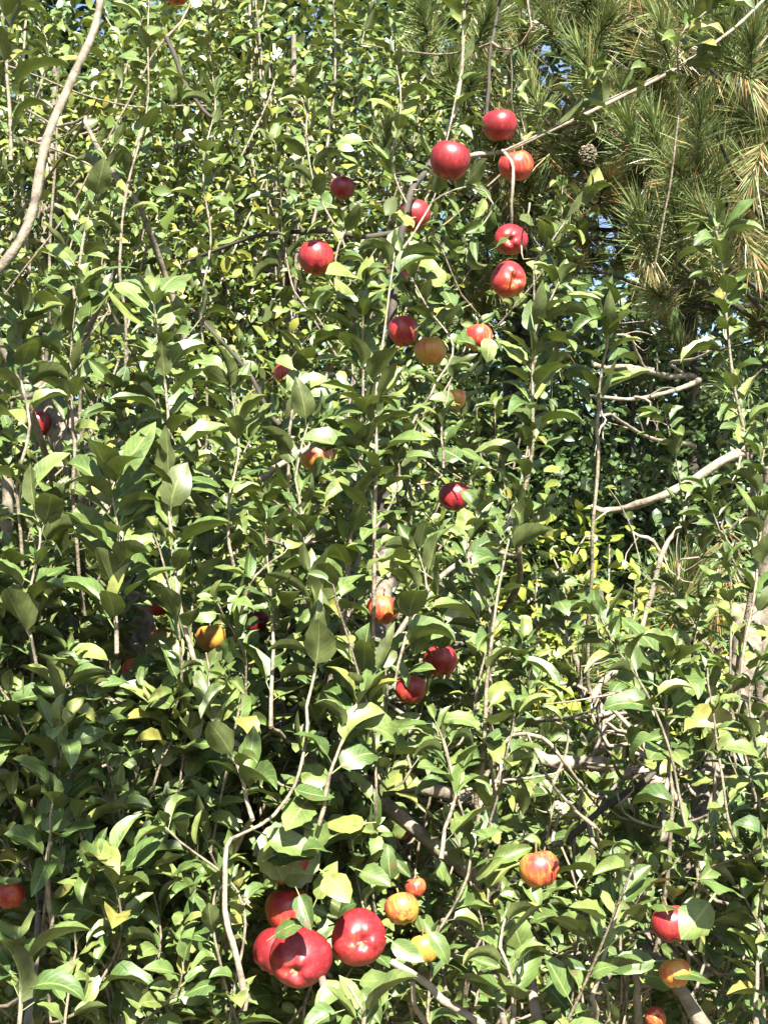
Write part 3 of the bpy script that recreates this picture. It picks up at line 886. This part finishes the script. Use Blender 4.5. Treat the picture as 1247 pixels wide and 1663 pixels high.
# leaves the photo shows lying across apples and at the very front: (tree, base px, tip px, depth, upper face (right, up, to camera))
gl = Geo()
HAND = [
 ((742, 232), (752, 275), 2.62, (.8, .1, .6), .2), ((640, 375), (662, 335), 2.75, (-.4, .4, .8), .4),
 ((795, 540), (793, 590), 2.45, (.4, .2, .9), .95), ((745, 790), (775, 825), 2.2, (.1, .5, .9), .4), ((440, 580), (478, 592), 2.15, (-.2, .7, .7), .8),
 ((478, 590), (478, 640), 2.12, (.3, .3, .9), .7), ((232, 1075), (275, 1090), 1.95, (.0, -.3, .9), .1), ((205, 1085), (245, 1078), 1.93, (.2, .4, .9), .2),
 ((360, 1085), (392, 1020), 1.8, (-.5, .3, .8), .5), ((620, 1070), (682, 1105), 1.85, (.1, .9, .6), .5), ((655, 1095), (690, 1080), 1.84, (0, .8, .6), .5),
 ((540, 1385), (505, 1372), 1.7, (.0, .8, .4), .1),
 ((480, 1440), (505, 1495), 1.62, (.1, .1, .9), .1),
 ((575, 1410), (625, 1430), 1.7, (.1, .6, .8), .6), ((635, 1440), (628, 1375), 1.7, (-.2, .2, .9), .3), ((625, 1520), (690, 1570), 1.6, (-.3, .4, .9), .5),
 ((690, 1500), (735, 1565), 1.58, (.2, .3, .9), .55), ((740, 1550), (800, 1565), 1.57, (.1, .7, .7), .6), ((570, 1590), (515, 1625), 1.55, (-.2, .7, .7), .75),
 ((570, 1590), (640, 1600), 1.55, (.2, .7, .7), .8), ((575, 1595), (605, 1645), 1.53, (.3, .2, .9), .5), ((560, 1640), (500, 1660), 1.5, (-.1, .8, .6), .3),
 ((845, 1425), (868, 1450), 1.95, (.1, .5, .9), .7), ((875, 1448), (930, 1430), 1.93, (-.1, .7, .7), .7), ((855, 1560), (820, 1470), 1.62, (-.4, .3, .9), .8),
 ((985, 1470), (1035, 1395), 1.65, (.3, .3, .9), .3), ((1085, 1560), (960, 1565), 1.66, (.0, .5, .8), .3), ((1055, 1480), (1130, 1520), 1.8, (-.1, .9, .2), .05),
 ((1100, 1560), (1055, 1530), 1.7, (.1, .6, .8), .6),]
for (bx, by), (tx, ty), d, n, var in HAND:
    b0, t0 = P(bx, by, d + .015), P(tx, ty, d - .01)
    nn = RIGHT * n[0] + UP * n[1] - FWD * n[2]
    Lh = np.linalg.norm(t0 - b0) / 1.45
    add_leaves(gl, b0[None], (t0 - b0)[None], nn[None], np.array([max(Lh, .04)]), 2, wide=.32, bend=(.2, 1.0), fold=(.2, .8), var=np.array([var * .75]))
gl.build('foliage', M['apple_leaf'], TREES['mid'])
# leaves added over half hidden apples, and sunward of others to shade them
gl = Geo()
for c, r in HIDDEN:
    for i in range(2 if r > .026 else 1):
        d = unit(c - CAM)
        q = c - d * random.uniform(r + .015, r + .06) + (RIGHT * random.uniform(-1, 1) + UP * random.uniform(-.9, .5)) * r * .75
        ax = unit(RIGHT * random.uniform(-1, 1) + UP * random.uniform(-.3, .9) - FWD * random.uniform(-.2, .5))
        add_leaves(gl, (q - ax * .036)[None], ax[None], (SUN * .6 - FWD * .5 + RNG.normal(0, .35, 3))[None], np.array([random.uniform(.042, .056)]), 2, .33, (.1, .9), (.1, .5))
for k, off in ((28, (-.022, -.01)), (30, (-.034, .012)), (25, (.012, .0)), (4, (-.008, .0)), (16, (-.012, -.012)), (35, (-.01, .0)), (9, (-.02, .0)), (3, (-.018, .0))):
    c, r = APPLE_POS[k]      # one leaf throws its shadow over part of these
    q = c + SUN * (r + .05) + RIGHT * off[0] + UP * off[1]
    ax = unit([random.gauss(.3, .4), -.2, random.gauss(.1, .4)])
    add_leaves(gl, (q - ax * .034)[None], ax[None], (SUN + RNG.normal(0, .15, 3))[None], np.array([.044 if k in (28, 30) else .036]), 2, .36, (.1, .6), (.1, .4))
for c, r, k in SHADED:
    for i in range(k):
        q = c + SUN * random.uniform(r + .02, r + .11) + RNG.normal(0, r * (.45 if k > 3 else .6), 3) + [0, 0, .01]
        d = c - CAM; L = np.linalg.norm(d); d = d / L
        w = q - CAM; w = w - d * (w @ d)
        if np.linalg.norm(w) < r * 1.05 and k < 4:      # not in front of the fruit itself
            q = q + unit(w) * (r * 1.1 - np.linalg.norm(w)) + [0, 0, .015]
        ax = unit(np.array([random.gauss(0, 1), random.gauss(0, .6), random.gauss(-.2, .4)]))
        add_leaves(gl, (q - ax * .038)[None], ax[None], (SUN + RNG.normal(0, .25, 3))[None], np.array([random.uniform(.048, .064)]), 2, .36, (.1, .6), (.05, .4))
gl.build('foliage', M['apple_leaf'], TREES['mid'])

# an unseen leafy bough, added overhead to shade the bottom left of the view
gs, gl = Geo(), Geo()
for k in range(15):
    x, y = random.uniform(-.6, -.1), random.uniform(.4, .95)
    z = 2.18 + .12 * random.random() + .25 * abs(x)
    p = np.array([x, y, z])
    leafy(gs, gl, np.array([p, p + [random.uniform(-.1, .1), random.uniform(-.12, .05), .05], p + [random.uniform(-.2, .2), random.uniform(-.2, .1), .1]]), .003, .07, .02, spread=(-.2, .6))
tube(gs, curve([P(-40, 480, 2.0), (-.75, 1.3, 2.2), (-.5, .8, 2.22), (-.3, .4, 2.25)], .05, .02), .014, .005, 8, .1)
bo = gs.build('branch', M['shoot_bark'], TREES['left'])
gl.build('foliage', M['apple_leaf'], bo)


# ------------------------------------------------------------------ trees behind
def cloud_leaves(g, centers, per, spread, leaf, lod=1, flat=.5, wide=.3):
    n = len(centers) * per
    c = np.repeat(centers, per, 0) + RNG.normal(0, 1, (n, 3)) * np.array(spread)
    ok = kept(c, leaf * .3)
    c = c[ok]; n = len(c)
    ax = RNG.normal(0, 1, (n, 3)) * [1, 1, .6] + [0, -.2, -.25]
    nr = RNG.normal(0, flat, (n, 3)) + SUN * .55 + [0, 0, .55]
    cl = np.repeat(RNG.random(len(centers)), per)[ok]
    add_leaves(g, c, ax, nr, leaf * RNG.uniform(.5, 1.35, n), lod, wide, (.0, 1.2), (.0, .8), var=np.clip(.55 * cl + .6 * RNG.random(n) - .08, 0, 1))


def broadleaf(label, group, base, crown_c, crown_r, nclump, per, leaf, mat, twigs=40, bark='apple_bark', spread=.09, lod=1, name='broadleaf_tree', cat='tree'):
    base = np.array([base[0], base[1], float(zg(base[0], base[1]))])
    t = empty(name, base, label, cat, group)
    cc, cr = np.array(crown_c), np.array(crown_r)
    u = unit(RNG.normal(0, 1, (nclump, 3))) * RNG.random((nclump, 1)) ** .45
    cen = cc + u * cr
    cen = cen[cen[:, 2] > zg(cen[:, 0], cen[:, 1]) + .05]
    g = Geo()
    top = cc + [0, 0, cr[2] * .6]
    tc_ = curve([base - [0, 0, .1], base * .6 + cc * .4, cc, top], .06, .04)
    tube(g, tc_, .02 + .012 * cr[2], .008, 10, .1)
    g.build('trunk', M[bark], t)
    for k in range(5):
        g = Geo()
        for q in cen[k::5][:max(2, twigs // 5)]:
            r0 = tc_[int(len(tc_) * random.uniform(.3, .95))]
            up = q + [random.gauss(0, .05), random.gauss(0, .05), random.uniform(.05, .3)]
            tube(g, curve([r0, r0 * .45 + q * .55 + [0, 0, -.05], up], .06, .02), .007, .0025, 5, .1)
        g.build('branch', M['pale_wood' if bark == 'apple_bark' else bark], t)
    g = Geo()
    cloud_leaves(g, cen, per, (spread, spread, spread * .75), leaf, lod)
    g.build('crown', M[mat], t)
    return t


GB = 'small leaved trees behind the apple trees'
broadleaf('loose yellow green small leaved tree behind the long bare grey limb', GB, (-.95, 4.0), (-.95, 4.0, 2.75), (.75, .55, .95), 170, 40, .041, 'small_leaf', 60)
broadleaf('pale yellow green small leaved tree between the bare grey limb and the pines', GB, (-.25, 4.4), (-.28, 4.4, 2.95), (.75, .6, 1.0), 190, 40, .041, 'small_leaf', 60)
broadleaf('mid green small leaved bush behind the brown shoot and the thick sunlit limb', GB, (-.75, 3.9), (-.75, 3.9, 1.75), (.75, .5, .55), 110, 40, .042, 'small_leaf', 30)
broadleaf('yellow green small leaved bush behind the tall middle shoot', GB, (-.1, 3.9), (-.1, 3.9, 1.75), (.6, .5, .5), 70, 40, .042, 'small_leaf', 30)
broadleaf('bright yellow green leafy shrub in front of the dark wood, right of the middle shoots', 'shrubs beyond the apple trees', (.55, 3.6), (.52, 3.6, 1.6), (.36, .3, .34), 60, 34, .042, 'yellow_leaf', 20, name='leafy_shrub', cat='shrub', spread=.07)
broadleaf('green leafy shrub low at the right behind the fallen pale branch', 'shrubs beyond the apple trees', (.85, 3.4), (.85, 3.4, 1.15), (.5, .35, .3), 70, 34, .045, 'small_leaf', 20, name='leafy_shrub', cat='shrub', spread=.08)
broadleaf('low green shrub filling the shade below the middle apple tree', 'shrubs beyond the apple trees', (.0, 3.4), (.0, 3.5, 1.05), (.7, .35, .35), 80, 34, .045, 'small_leaf', 20, name='leafy_shrub', cat='shrub', spread=.08)
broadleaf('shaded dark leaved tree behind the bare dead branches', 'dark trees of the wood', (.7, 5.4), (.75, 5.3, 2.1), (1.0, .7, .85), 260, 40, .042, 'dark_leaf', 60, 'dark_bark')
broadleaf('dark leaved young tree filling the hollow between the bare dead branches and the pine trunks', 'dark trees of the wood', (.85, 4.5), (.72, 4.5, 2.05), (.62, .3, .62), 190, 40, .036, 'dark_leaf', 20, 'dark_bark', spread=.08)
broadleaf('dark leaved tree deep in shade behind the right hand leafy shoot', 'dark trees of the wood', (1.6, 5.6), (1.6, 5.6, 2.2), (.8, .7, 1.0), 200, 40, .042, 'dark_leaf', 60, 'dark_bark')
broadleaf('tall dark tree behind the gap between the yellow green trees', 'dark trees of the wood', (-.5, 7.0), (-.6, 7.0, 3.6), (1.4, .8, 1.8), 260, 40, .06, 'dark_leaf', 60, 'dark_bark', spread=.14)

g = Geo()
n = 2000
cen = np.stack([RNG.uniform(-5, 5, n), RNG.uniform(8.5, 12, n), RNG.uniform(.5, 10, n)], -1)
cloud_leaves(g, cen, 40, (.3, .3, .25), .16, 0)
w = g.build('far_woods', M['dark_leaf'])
tag(w, 'dark far woodland closing off the view behind every tree', 'woodland', kind='stuff')


# ------------------------------------------------------------------ pines
def needle_tuft(g, p, axis, n, length, dead=0.0, back=.12):
    """a brush of long needles round the end of a twig"""
    axis = unit(axis)
    a = unit(np.cross(axis, [.3, .4, .8])); b2 = np.cross(axis, a)
    ph = RNG.uniform(0, 6.28, n)
    s = RNG.random(n)
    el = R(12) + R(48) * s + RNG.normal(0, .09, n)
    base = p - axis * (s[:, None] * back)
    d = unit(axis * np.cos(el)[:, None] + (np.cos(ph)[:, None] * a + np.sin(ph)[:, None] * b2) * np.sin(el)[:, None])
    L = length * RNG.uniform(.55, 1.1, n)
    wv = unit(np.cross(d, RNG.normal(0, 1, (n, 3))))
    droop = np.array([0, 0, -1.0]) * RNG.uniform(.0, .2, (n, 1)) + RNG.normal(0, .08, (n, 3))
    rows = []
    for t, wd in ((0, .0010), (.5, .0011), (1, .0003)):
        c = base + d * (L * t)[:, None] + droop * (L * t * t)[:, None]
        rows += [c - wv * wd, c + wv * wd]
    v = np.stack(rows, 1)
    f = np.array([[0, 1, 3, 2], [2, 3, 5, 4]])
    F = (f[None] + (np.arange(n) * 6)[:, None, None]).reshape(-1, 4)
    var = np.where(RNG.random(n) < dead, RNG.uniform(.8, 1, n), RNG.uniform(0, .62, n))
    g.add(v.reshape(-1, 3), F, None, np.repeat(var, 6))


def pine(label, base, height, boughs, thick=.085):
    base = np.array([base[0], base[1], float(zg(base[0], base[1]))])
    t = empty('pine_tree', base, label, 'tree', 'pine trees')
    g = Geo()
    tc_ = curve([base - [0, 0, .1], base + [.03, 0, height * .4], base + [0, .03, height]], .08, .03)
    tube(g, tc_, thick, .03, 14, .1)
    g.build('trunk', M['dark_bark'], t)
    for tip, tufts, length, dead in boughs:
        tip = np.array(tip)
        h = min(height - .1, max(.6, tip[2] - base[2] + random.uniform(-.1, .25)))
        r0 = np.array([base[0], base[1], base[2] + h])
        c = curve([r0, r0 * .5 + tip * .5 + [0, 0, -.06], tip], .05, .03)
        g, gn = Geo(), Geo()
        tube(g, c, .013, .004, 6, .15)
        for k in range(tufts):
            i = int(len(c) * random.uniform(.35, 1)) if k else len(c) - 1
            i = min(i, len(c) - 1)
            td = unit(c[i] - c[max(0, i - 3)])
            off = RNG.normal(0, .15, 3) if k else np.zeros(3)
            e = c[i] + td * .06 + off
            ax = unit(td * .5 + unit(off + 1e-6) * .5 * (k > 0) + np.array([0, -.3, .5]) + RNG.normal(0, .25, 3))
            if random.random() < dead * .55:
                ax = unit(np.array([0, -.2, -.8]) + RNG.normal(0, .3, 3))
                needle_tuft(gn, e, ax, random.randint(60, 110), length, .95)
                continue
            tube(g, curve([c[max(0, i - 1)], e - ax * .08, e], .03), .004, .0025, 5, .1)
            needle_tuft(gn, e, ax, random.randint(220, 320), length * random.uniform(.85, 1.15), dead * random.uniform(.3, 1.6))
        bo = g.build('bough', M['dark_bark'], t)
        gn.build('needles', M['needle'], bo)
    return t


def rb(x0, x1, y0, y1, d0, d1, n, tufts, length, dead):
    return [(P(random.uniform(x0, x1), random.uniform(y0, y1), random.uniform(d0, d1)), tufts, length, dead) for _ in range(n)]


B = [(P(x, y, d), k, .105, dd) for x, y, d, k, dd in (
    (1150, 190, 3.4, 4, .12), (1130, 330, 3.5, 3, .25), (1235, 60, 3.3, 4, .1), (1090, 60, 3.8, 3, .2), (1230, 300, 3.5, 3, .3), (1170, 400, 3.7, 2, .45),
    (960, 90, 3.8, 4, .2), (880, 140, 3.8, 3, .25), (940, 200, 3.9, 3, .4), (1010, 300, 4.0, 3, .6), (930, 310, 4.0, 3, .6))]
B += rb(1040, 1300, -120, 440, 3.5, 4.4, 22, 5, .115, .3) + rb(850, 1060, -120, 160, 3.8, 4.6, 10, 5, .115, .5) + rb(830, 1100, 160, 470, 3.9, 4.6, 14, 5, .11, .95)
pine('pine with long bright needle brushes at the upper right', (1.5, 4.7), 5.0, B)
B = [(P(x, y, d), k, .105, dd) for x, y, d, k, dd in (
    (640, 215, 4.0, 3, .1), (700, 60, 4.0, 3, .1), (800, 40, 3.9, 3, .3), (850, 70, 3.9, 3, .3), (740, 120, 4.1, 3, .2), (860, 300, 4.2, 3, .7))]
B += rb(760, 920, -80, 330, 4.4, 4.9, 12, 3, .12, .5) + rb(700, 800, 420, 560, 4.4, 4.9, 3, 2, .12, .7)
pine('pine behind the topmost apples with mixed green and rusty needles', (.45, 5.0), 5.2, B)
B = [(P(x, y, d), k, .13, dd) for x, y, d, k, dd in (
    (1095, 965, 3.1, 1, .35), (1160, 1000, 3.2, 2, .8), (1120, 930, 3.2, 1, .3), (900, 1200, 3.3, 2, .1), (930, 1190, 3.4, 2, .1))]
pt = pine('slim pine with bare dead branches and one rusty low needle brush', (.98, 4.8), 3.2, B, .034)
# its bare dead branches, pale where the sun strikes
DEAD = [
 ([(1114, 640, 4.8), (1124, 612, 4.2), (1060, 603, 3.7), (1010, 590, 3.5), (965, 592, 3.4)], .012, .005), ([(1114, 655, 4.8), (1120, 620, 4.2), (1090, 585, 3.7), (1140, 572, 3.5), (1170, 560, 3.4)], .007, .003),
 ([(1116, 660, 4.8), (1140, 615, 4.0), (1080, 632, 3.6), (1020, 645, 3.5), (965, 645, 3.4)], .012, .004), ([(1116, 745, 4.8), (1126, 722, 4.3), (1060, 715, 3.8), (1010, 695, 3.6), (980, 675, 3.5)], .009, .004),
 ([(1060, 600, 3.7), (1020, 560, 3.6), (990, 545, 3.5)], .005, .002), ([(1030, 645, 3.5), (1060, 660, 3.45), (1050, 690, 3.4)], .004, .002),
 ([(1420, 690, 3.1), (1300, 712, 3.02), (1200, 745, 3.0), (1150, 768, 3.0), (1080, 800, 3.0), (1020, 815, 3.05), (960, 822, 3.1)], .015, .006), ([(1115, 785, 3.0), (1100, 830, 2.95), (1082, 880, 2.9), (1070, 925, 2.9), (1055, 990, 2.9), (1040, 1060, 2.9)], .004, .006),
 ([(1070, 895, 2.9), (1045, 875, 2.9), (1027, 855, 2.9), (1030, 838, 2.9)], .004, .0025), ([(1090, 965, 2.9), (1120, 1010, 2.9), (1155, 1045, 2.9), (1200, 1075, 2.95)], .004, .005),
 ([(1075, 955, 2.9), (1100, 930, 2.88), (1105, 920, 2.88), (1135, 905, 2.86)], .004, .002), ([(895, 960, 2.9), (898, 1000, 2.9), (912, 1040, 2.9), (935, 1085, 2.9), (945, 1130, 2.92)], .0045, .006),
 ([(960, 1140, 2.9), (1000, 1095, 2.9), (1040, 1060, 2.9)], .008, .006), ([(970, 1130, 2.9), (975, 1180, 2.9), (970, 1240, 2.9)], .008, .010), ([(905, 1110, 2.9), (950, 1120, 2.9), (1015, 1130, 2.9)], .004, .003),
 ([(970, 640, 3.4), (975, 690, 3.3), (968, 720, 3.3)], .003, .002),
]
for pts, r0, r1 in DEAD:
    g = Geo()
    c = curve(L3(pts), .02, .018)
    tube(g, c, r0, r1, 8, .22)
    for k in range(3):
        i = random.randrange(2, len(c) - 1)
        e = c[i] + RNG.normal(0, .05, 3) + [0, -.02, 0]
        tube(g, curve([c[i], c[i] * .5 + e * .5 + RNG.normal(0, .008, 3), e], .02), min(r0, r1) * .5, .0012, 5)
    g.build('dead_branch', M['pale_wood'], pt)
    for p in c[::3]:
        CLEAR.append((p, .01, .0, .6, .4))

# shade above: an added pine outside the view, its boughs set to block the sun
B = [((random.uniform(.45, 1.8), random.uniform(2.9, 4.2), random.uniform(4.0, 4.8)), 7, .13, .3) for _ in range(34)]
pine('unseen tall pine added so that its high boughs shade the dark wood', (1.75, 4.6), 6.0, B)

# pine cone
g = Geo()
cc = P(954, 250, 3.75)
for k in range(46):
    t = k / 45
    a = k * 2.4
    rr = .012 * math.sin(math.pi * (.12 + .8 * t)) + .002
    c = cc + np.array([math.cos(a) * rr, math.sin(a) * rr, .022 - .044 * t])
    o = unit([math.cos(a), math.sin(a), -.5]); s = unit(np.cross(o, [0, 0, 1.])); u = np.cross(s, o)
    q = [c - s * .006, c + s * .006, c + s * .005 + o * .010, c - s * .005 + o * .010]
    q2 = [x + u * .0025 for x in q]
    g.add(np.array(q + q2), [[0, 1, 2, 3], [7, 6, 5, 4], [0, 4, 5, 1], [1, 5, 6, 2], [2, 6, 7, 3], [3, 7, 4, 0]])
tag(g.build('pine_cone', M['shoot_bark'], None, False), 'brown pine cone among hanging rusty needles', 'pine cone')

# fallen branches on the brush at lower right
def fallen(label, pts, r0, r1, side=9):
    g = Geo()
    c = curve(L3(pts), .02, .015)
    tube(g, c, r0, r1, 8, .2)
    for k in range(side):
        i = random.randrange(2, len(c) - 2)
        e = c[i] + RNG.normal(0, .09, 3) + [0, -.03, .03]
        tube(g, curve([c[i], c[i] * .5 + e * .5 + RNG.normal(0, .015, 3), e], .02), .004, .0015, 5)
    tag(g.build('fallen_branch', M['pale_wood']), label, 'branch', 'dead branches lying in the brush')
    for p in c[::2]:
        CLEAR.append((p, .01, 0, .6, .4))


fallen('long pale dead branch lying level across the lower right brush', [(835, 1185, 2.7), (890, 1232, 2.65), (980, 1248, 2.65), (1090, 1278, 2.6), (1180, 1292, 2.6), (1260, 1312, 2.6)], .012, .016)
fallen('short pale dead branch slanting down left of the long level one', [(845, 1250, 2.5), (885, 1290, 2.45), (925, 1335, 2.4)], .010, .008, 2)
fallen('thick weathered dead branch at the right edge below the long level one', [(1130, 1380, 2.5), (1180, 1365, 2.5), (1260, 1345, 2.5)], .016, .02, 2)
fallen('thin dead branch tangled with grass below the slim young pine', [(830, 1180, 2.9), (880, 1165, 2.9), (960, 1160, 2.9), (1030, 1150, 2.9)], .006, .004, 3)

# grass and weeds on the slope
g = Geo()
n = 12000
x = RNG.uniform(-3, 3.2, n); y = RNG.uniform(2.6, 9, n)
p = np.stack([x, y, zg(x, y)], -1)
add_leaves(g, p, RNG.normal(0, .35, (n, 3)) + [0, 0, 1], RNG.normal(0, 1, (n, 3)), RNG.uniform(.12, .42, n), 1, .025, (.2, 1.2), (0, .3))
tag(g.build('grass', M['grass']), 'rough green and straw grass on the slope beneath the trees', 'grass', kind='stuff')
